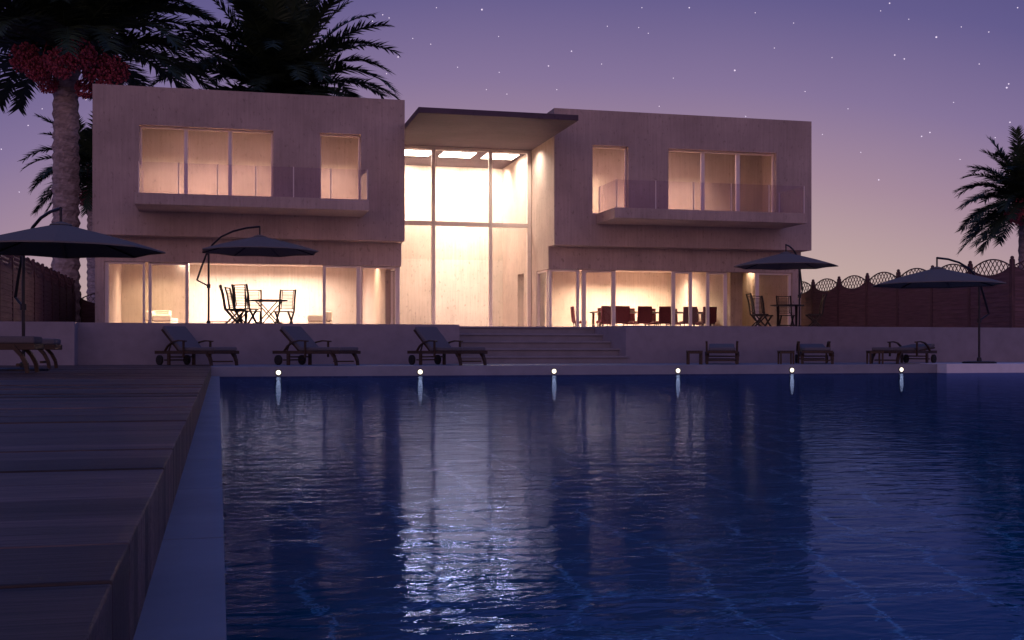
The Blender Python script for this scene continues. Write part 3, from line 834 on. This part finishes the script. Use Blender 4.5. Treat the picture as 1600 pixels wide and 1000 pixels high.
# ------------------------------------------------------------------ sun loungers
def make_lounger(DEG=39, twin=False):
    t = thing('sun_lounger', 'x', 'sun lounger', group='wooden sun loungers by the pool')
    m = MB(); W = .34
    for s in (1,-1): m.box(-1.0, 1.0, s*W-.022, s*W+.022, .255, .325)
    m.box(.975, 1.0, -W+.022, W-.022, .262, .322); m.box(-1.0, -.975, -W+.022, W-.022, .262, .322)
    for k in range(14): x_ = -.20 + k*.085; m.box(x_, x_+.055, -W+.022, W-.022, .298, .318)
    m.box(.80, .84, -W+.022, W-.022, .075, .105); m.box(-.72, -.68, -W+.022, W-.022, .10, .13); m.box(-.52, -.48, -W+.022, W-.022, .17, .20)
    m.build('frame', M['teak'], t, bevel=.004)
    ang = R(DEG); bx, bz, BL = -.24, .33, .74
    def bp(r, h): return (bx - r*math.cos(ang) + h*math.sin(ang), bz + r*math.sin(ang) + h*math.cos(ang))
    m = MB()
    for s in (1,-1):
        a, c = bp(0,0), bp(BL,0); m.bar((a[0], s*.30, a[1]), (c[0], s*.30, c[1]), .035, .04, (0,1,0))
    for k in range(8):
        r = .05 + k*.09; a = bp(r, .005); m.bar((a[0], -.285, a[1]), (a[0], .285, a[1]), .05, .016, (math.sin(ang),0,math.cos(ang)))
    a = bp(.42,-.02); m.bar((a[0], .2, a[1]), (-.72, .2, .29), .025, .025); m.bar((a[0], -.2, a[1]), (-.72, -.2, .29), .025, .025)
    m.build('backrest', M['teak'], t)
    m = MB()                                     # mattress bent at the hinge
    prof_b = [(.99,.325),(bx+.01,.325)] + [bp(BL+.02,.025)]
    prof_t = [(.99,.405),(bx+.055,.405)] + [bp(BL+.02,.105)]
    for s in (-1, 1):
        for p_ in prof_b + prof_t: m.v.append((p_[0], s*.31, p_[1]))
    m.f += [(0,1,4,3),(1,2,5,4),(6,9,10,7),(7,10,11,8),(0,6,7,1),(1,7,8,2),(3,4,10,9),(4,5,11,10),(0,3,9,6),(2,8,11,5)]
    m.build('mattress', M['cushion'], t, bevel=.022)
    for s in (1,-1):
        y_ = s*(W+.03)
        m = MB(); m.bar((.02, y_, .0+.18), (.02, y_, .535), .04, .035, (1,0,0))
        pts = [(-.62, y_, .32), (-.52, y_, .43), (-.36, y_, .515), (-.15, y_, .55), (.10, y_, .535)]
        for p, q in zip(pts[:-1], pts[1:]): m.bar(p, q, .05, .028)
        m.build('armrest', M['teak'], t)
        m = MB()                                 # sabre-curved foot leg
        pts = [(.78, y_*.95, .29), (.86, y_*.95, .20), (.91, y_*.95, .10), (.925, y_*.95, .0)]
        for p, q, w_ in zip(pts[:-1], pts[1:], (.10,.08,.065)): m.bar(p, q, .04, w_, (0,1,0))
        m.build('leg', M['teak'], t)
        m = MB(); m.box(-.56, -.48, y_*.93-.02, y_*.93+.02, .0, .26); m.build('leg', M['teak'], t)
        m = MB(); n = 18
        Mw = Matrix.Translation((-.80, y_*1.02, .115)) @ Matrix.Rotation(R(90),4,'X')
        w = MB(); w.lathe([(.03,-.03),(.095,-.03),(.115,-.018),(.115,.018),(.095,.03),(.03,.03)], n)
        m.add([Mw @ Vector(p) for p in w.v], w.f); m.build('wheel', M['rubber'], t)
    return t
lou = make_lounger()
lou_flat = make_lounger(5)
LPOS = [
 (307, 25.9, ZD, -50, 1.0, 'reclined lounger nearest the corner of the wooden deck'),
 (494, 26.1, ZD, -48, 1.0, 'reclined lounger in the middle of the three before the left terrace wall'),
 (698, 26.4, ZD, -62, 1.0, 'reclined lounger beside the entrance steps'),
 (1128, 28.4, ZD, -114, 1.0, 'flat lounger seen end-on, first to the right of the steps'),
 (1272, 29.0, ZD, -114, 1.0, 'flat lounger seen end-on between two low stools, before the corner of the house'),
 (1412, 29.2, ZD, -152, 1.0, 'flat lounger turned sideways, beside the white plinth'),
]
used = {}
for u, F, z, rz, s_, lb in LPOS:
    x, y = at(u, F); y = min(y, YW-1.0)
    y = max(y, YP+.75); x = ux(u, y)
    pr = lou if u < 900 else lou_flat
    place(pr, pr in used, (x, y, z), R(rz), lb, s_); used[pr] = 1
for u, F, lb in ((62, 17.8, 'large near lounger at the left edge, foot end showing under the big umbrella'), (92, 21.6, 'lounger on the deck just beyond the near one at the left edge')):
    x, y = at(u, F); place(lou, True, (x-1.36, y, ZD), R(0), lb, 1.36)
# low stools
def make_stool():
    t = thing('side_table', 'x', 'side table', group='low wooden side tables between loungers')
    m = MB()
    for k in range(5): m.box(-.17+k*.07, -.17+k*.07+.06, -.17, .17, .30, .325)
    m.build('tabletop', M['teak'], t)
    for q in (-.165, .145): MB().box(-.165,.165,q,q+.02,.255,.299).build('apron', M['teak'], t)
    for a in (-1,1):
        for c in (-1,1): MB().box(a*.15-.018, a*.15+.018, c*.125-.018, c*.125+.018, 0, .299).build('leg', M['teak'], t)
    return t
stl = make_stool()
for i, (u, lb) in enumerate(((1085,'low wooden side table left of the first end-on lounger'), (1228,'low wooden side table between the two end-on loungers'), (1367,'low wooden side table left of the sideways lounger'))):
    yy = 25.5; place(stl, i > 0, (ux(u, yy), yy, ZD), R(-14), lb)

# ------------------------------------------------------------------ bistro sets
def make_chair():
    t = thing('folding_chair', 'x', 'chair', group='dark folding chairs on the terrace')
    back = lambda z: -.20 - .08*max(0, z-.45)/.6 - .05*max(0,(z-.8)/.3)
    m = MB()
    for s in (1,-1):
        pts = [(back(z), s*.215, z) for z in (.45,.65,.85,1.07)]
        for p, q in zip(pts[:-1], pts[1:]): m.bar(p, q, .034, .044, (0,1,0))
    m.bar((back(1.05),-.21,1.05),(back(1.05),.21,1.05), .022, .05, (1,0,0)); m.bar((back(.53),-.21,.53),(back(.53),.21,.53), .02, .03, (1,0,0))
    for k in range(11):
        z = .58 + k*.040; m.bar((back(z),-.16,z),(back(z),.16,z), .014, .022, (1,0,0))
    for s in (1,-1): m.bar((back(.53), s*.16, .53),(back(1.04), s*.16, 1.04), .016, .02, (0,1,0))
    m.build('backrest', M['black_wood'], t)
    m = MB()
    for k in range(8): x_ = -.20 + k*.053; m.box(x_, x_+.042, -.20, .20, .438, .456)
    m.box(-.21,.22,-.225,-.20,.42,.455); m.box(-.21,.22,.20,.225,.42,.455); m.build('seat', M['black_wood'], t)
    for s in (1,-1):
        m = MB(); m.bar((-.20, s*.215, .46), (.02, s*.215, .20), .032, .044, (0,1,0)); m.bar((.02, s*.215, .20), (.22, s*.215, .0), .032, .044, (0,1,0)); m.build('leg', M['black_wood'], t)
        m = MB(); m.bar((.20, s*.185, .44), (-.26, s*.185, .0), .032, .044, (0,1,0)); m.build('leg', M['black_wood'], t)
    m = MB(); m.bar((.16,-.2,.06),(.16,.2,.06), .02, .025); m.bar((-.19,-.175,.07),(-.19,.175,.07), .02, .025); m.build('stretcher', M['black_wood'], t)
    return t
ch = make_chair()
CH = [  # column, distance, facing (right, forward)
 (364, 30.3, (.95,.30), 'leftmost folding chair of the bistro set under the umbrella, seen from the side'),
 (374, 31.3, (1,-.05), 'folding chair tucked just behind the leftmost one of the bistro set'),
 (385, 30.1, (.35,.95), 'tallest looking folding chair of the left bistro set, its back to the pool'),
 (396, 32.2, (.25,-1), 'folding chair behind the left bistro table, partly hidden by another chair'),
 (444, 32.2, (-.15,-1), 'folding chair on the right of the left bistro table'),
 (1186, 34.8, (1,.1), 'folding chair seen from the side at the left of the right bistro table'),
 (1192, 35.9, (.45,-.9), 'folding chair behind the left end of the right bistro table'),
 (1228, 36.0, (0,-1), 'folding chair behind the middle of the right bistro table'),
 (1272, 35.0, (-1,.05), 'folding chair at the right of the right bistro table, dark against the fence')]
for i, (u, F, (fr_, ff), lb) in enumerate(CH):
    x, y = at(u, F); X, Y = camdir(fr_, ff)
    place(ch, i > 0, (x, y, ZT), math.atan2(Y, X), lb)
def make_table():
    t = thing('bistro_table', 'x', 'table', group='round bistro tables on the terrace')
    m = MB(); m.lathe([(.46,0),(.50,.006),(.50,.026),(.49,.032)], 28, (0,0,.70)); m.build('tabletop', M['black_wood'], t)
    for a in (0, 1):
        for s in (1,-1):
            y_ = s*.30 + a*.0
            m = MB(); sg = 1 if a else -1
            m.bar((sg*.30, s*(.28 if a else .25), .70), (-sg*.32, s*(.28 if a else .25), .0), .026, .042, (0,1,0)); m.build('leg', M['black_wood'], t)
    m = MB()
    for sg in (1,-1): m.bar((sg*.28,-.27,.12),(sg*.28,.27,.12), .02, .03)
    m.build('stretcher', M['black_wood'], t)
    return t
tb = make_table()
x, y = at(420, 31.4); place(tb, False, (x, y, ZT), -TH, 'round dark table among five folding chairs, left terrace')
x, y = at(1230, 34.9); place(tb, True, (x, y, ZT), -TH+R(75), 'round dark table among four folding chairs, right terrace')

# ------------------------------------------------------------------ living room
def sofa(label, u, F, rz, w, d=.9, group='cream sofas in the living room'):
    x, y = at(u, F)
    t = thing('sofa', label, 'sofa', (x, y, ZT), rz, group)
    MB().box(-w/2, w/2, -d/2, d/2, .08, .42).build('base', M['sofa'], t, bevel=.05)
    MB().box(-w/2, w/2, d/2-.24, d/2-.002, .423, .80).build('backrest', M['sofa'], t, bevel=.06)
    for s in (1,-1): MB().box(s*(w/2-.11)-.108, s*(w/2-.11)+.108, -d/2+.002, d/2-.243, .423, .66).build('armrest', M['sofa'], t, bevel=.05)
    n = max(1, int((w-.4)/.7)); cw_ = (w-.44)/n
    for k in range(n):
        x0 = -w/2+.22 + k*cw_
        MB().box(x0+.01, x0+cw_-.01, -d/2+.02, d/2-.25, .424, .56).build('seat_cushion', M['sofa'], t, bevel=.04)
    for a in (-1,1):
        for c in (-1,1): MB().box(a*(w/2-.1)-.03, a*(w/2-.1)+.03, c*(d/2-.1)-.03, c*(d/2-.1)+.03, 0, .079).build('leg', M['black_wood'], t)
    return t
sofa('cream sofa at the left of the living room with folded blanket on it', 256, 43.0, R(80), 1.9)
sofa('cream sofa at the right of the living room', 500, 43.5, R(-95), 1.9)
sofa('long cream sofa along the back of the living room', 385, 46.0, R(-14), 2.8)
x, y = at(254, 42.9)
b = MB()
for k in range(3): b.box(-.26+.02*k, .24+.01*k, -.30, .32-.02*k, .665+.058*k, .720+.058*k)
o = b.build('folded_blanket', M['sofa'], None, bevel=.02); o.location = (x-.02, y, ZT+.0)
o.rotation_euler = (0,0,R(80)); tag(o, 'stack of folded cream blankets on the left sofa arm', 'blanket')
x, y = at(352, 42.5)
t = thing('coffee_table', 'low pale coffee table between the cream sofas', 'coffee table', (x, y, ZT), R(-14))
MB().box(-.6,.6,-.35,.35,.40,.45).build('tabletop', M['frame'], t, bevel=.01)
for a in (-1,1):
    for c in (-1,1): MB().box(a*.53-.025, a*.53+.025, c*.28-.025, c*.28+.025, 0, .40).build('leg', M['frame'], t)

# ------------------------------------------------------------------ dining room
def make_dining_chair():
    t = thing('dining_chair', 'x', 'chair', group='dark red dining chairs around the long table')
    MB().box(-.24,.24,-.26,.26,.40,.50).build('seat', M['red'], t, bevel=.03)
    m = MB(); Mt = Matrix.Translation((-.265,0,.76)) @ Matrix.Rotation(R(-5),4,'Y'); m.obox(Mt, .07, .58, .60); m.build('backrest', M['red'], t, bevel=.025)
    for a in (-.2,.2):
        for c in (-.21,.21): MB().box(a-.014, a+.014, c-.014, c+.014, 0, .40).build('leg', M['steel'], t)
    return t
dc = make_dining_chair(); used = False
YD = 43.2
ORD = ['first','second','third','fourth','fifth','sixth']
for i, u in enumerate((945, 969, 1003.5, 1036.5, 1074, 1104.5)):
    lb = '%s dark red dining chair from the left with its back to the terrace' % ORD[i]
    place(dc, used, (ux(u, YD-.85), YD-.85, ZT), R(90 + (8 if i == 0 else 0)), lb); used = True
for i, u in enumerate((948, 985, 1018, 1052, 1088)):
    place(dc, True, (ux(u, YD+.85), YD+.85, ZT), R(-90), '%s red dining chair from the left on the far side of the table' % ORD[i])
x0, x1 = ux(914, YD), ux(1120, YD)
place(dc, True, (x0-.25, YD-.1, ZT), R(-8), 'dark red dining chair at the left head of the table')
place(dc, True, (x1+.25, YD, ZT), R(180), 'dark red dining chair at the right head of the table')
t = thing('dining_table', 'long polished dark dining table ringed by red chairs', 'table', ((x0+x1)/2, YD, ZT))
h = (x1-x0)/2 - .35
MB().box(-h, h, -.5, .5, .83, .88).build('tabletop', M['table'], t, bevel=.01)
for a in (-1,1):
    for c in (-1,1): MB().box(a*(h-.12)-.04, a*(h-.12)+.04, c*.4-.04, c*.4+.04, 0, .83).build('leg', M['table'], t)

# ------------------------------------------------------------------ pool lights
def make_pool_light():
    t = thing('pool_light', 'x', 'pool light', group='round lamps along the far pool edge')
    def turned(prof):                            # lathe about the -Y axis
        w = MB(); w.lathe(prof, 16); m = MB(); m.add([(p[0], -p[2], p[1]) for p in w.v], w.f); return m
    turned([(.068,.0),(.068,.012),(.052,.02),(.052,.0)]).build('bezel', M['steel'], t)
    turned([(.050,.004),(.050,.018),(.035,.034),(.012,.040)]).build('lens', M['lamp'], t, smooth=True)
    return t
pl = make_pool_light()
LBL = ['lit pool lamp in front of the lounger second from the deck', 'lit pool lamp before the lounger beside the steps', 'lit pool lamp below the entrance steps',
       'lit pool lamp just left of the first low side table', 'lit pool lamp in front of the second end-on lounger', 'lit pool lamp in front of the sideways lounger']
for i, u in enumerate((435, 656.5, 865.5, 1059, 1237, 1408)):
    x = ux(u, YP); o = place(pl, i > 0, (x, YP-.001, .080), 0, LBL[i])
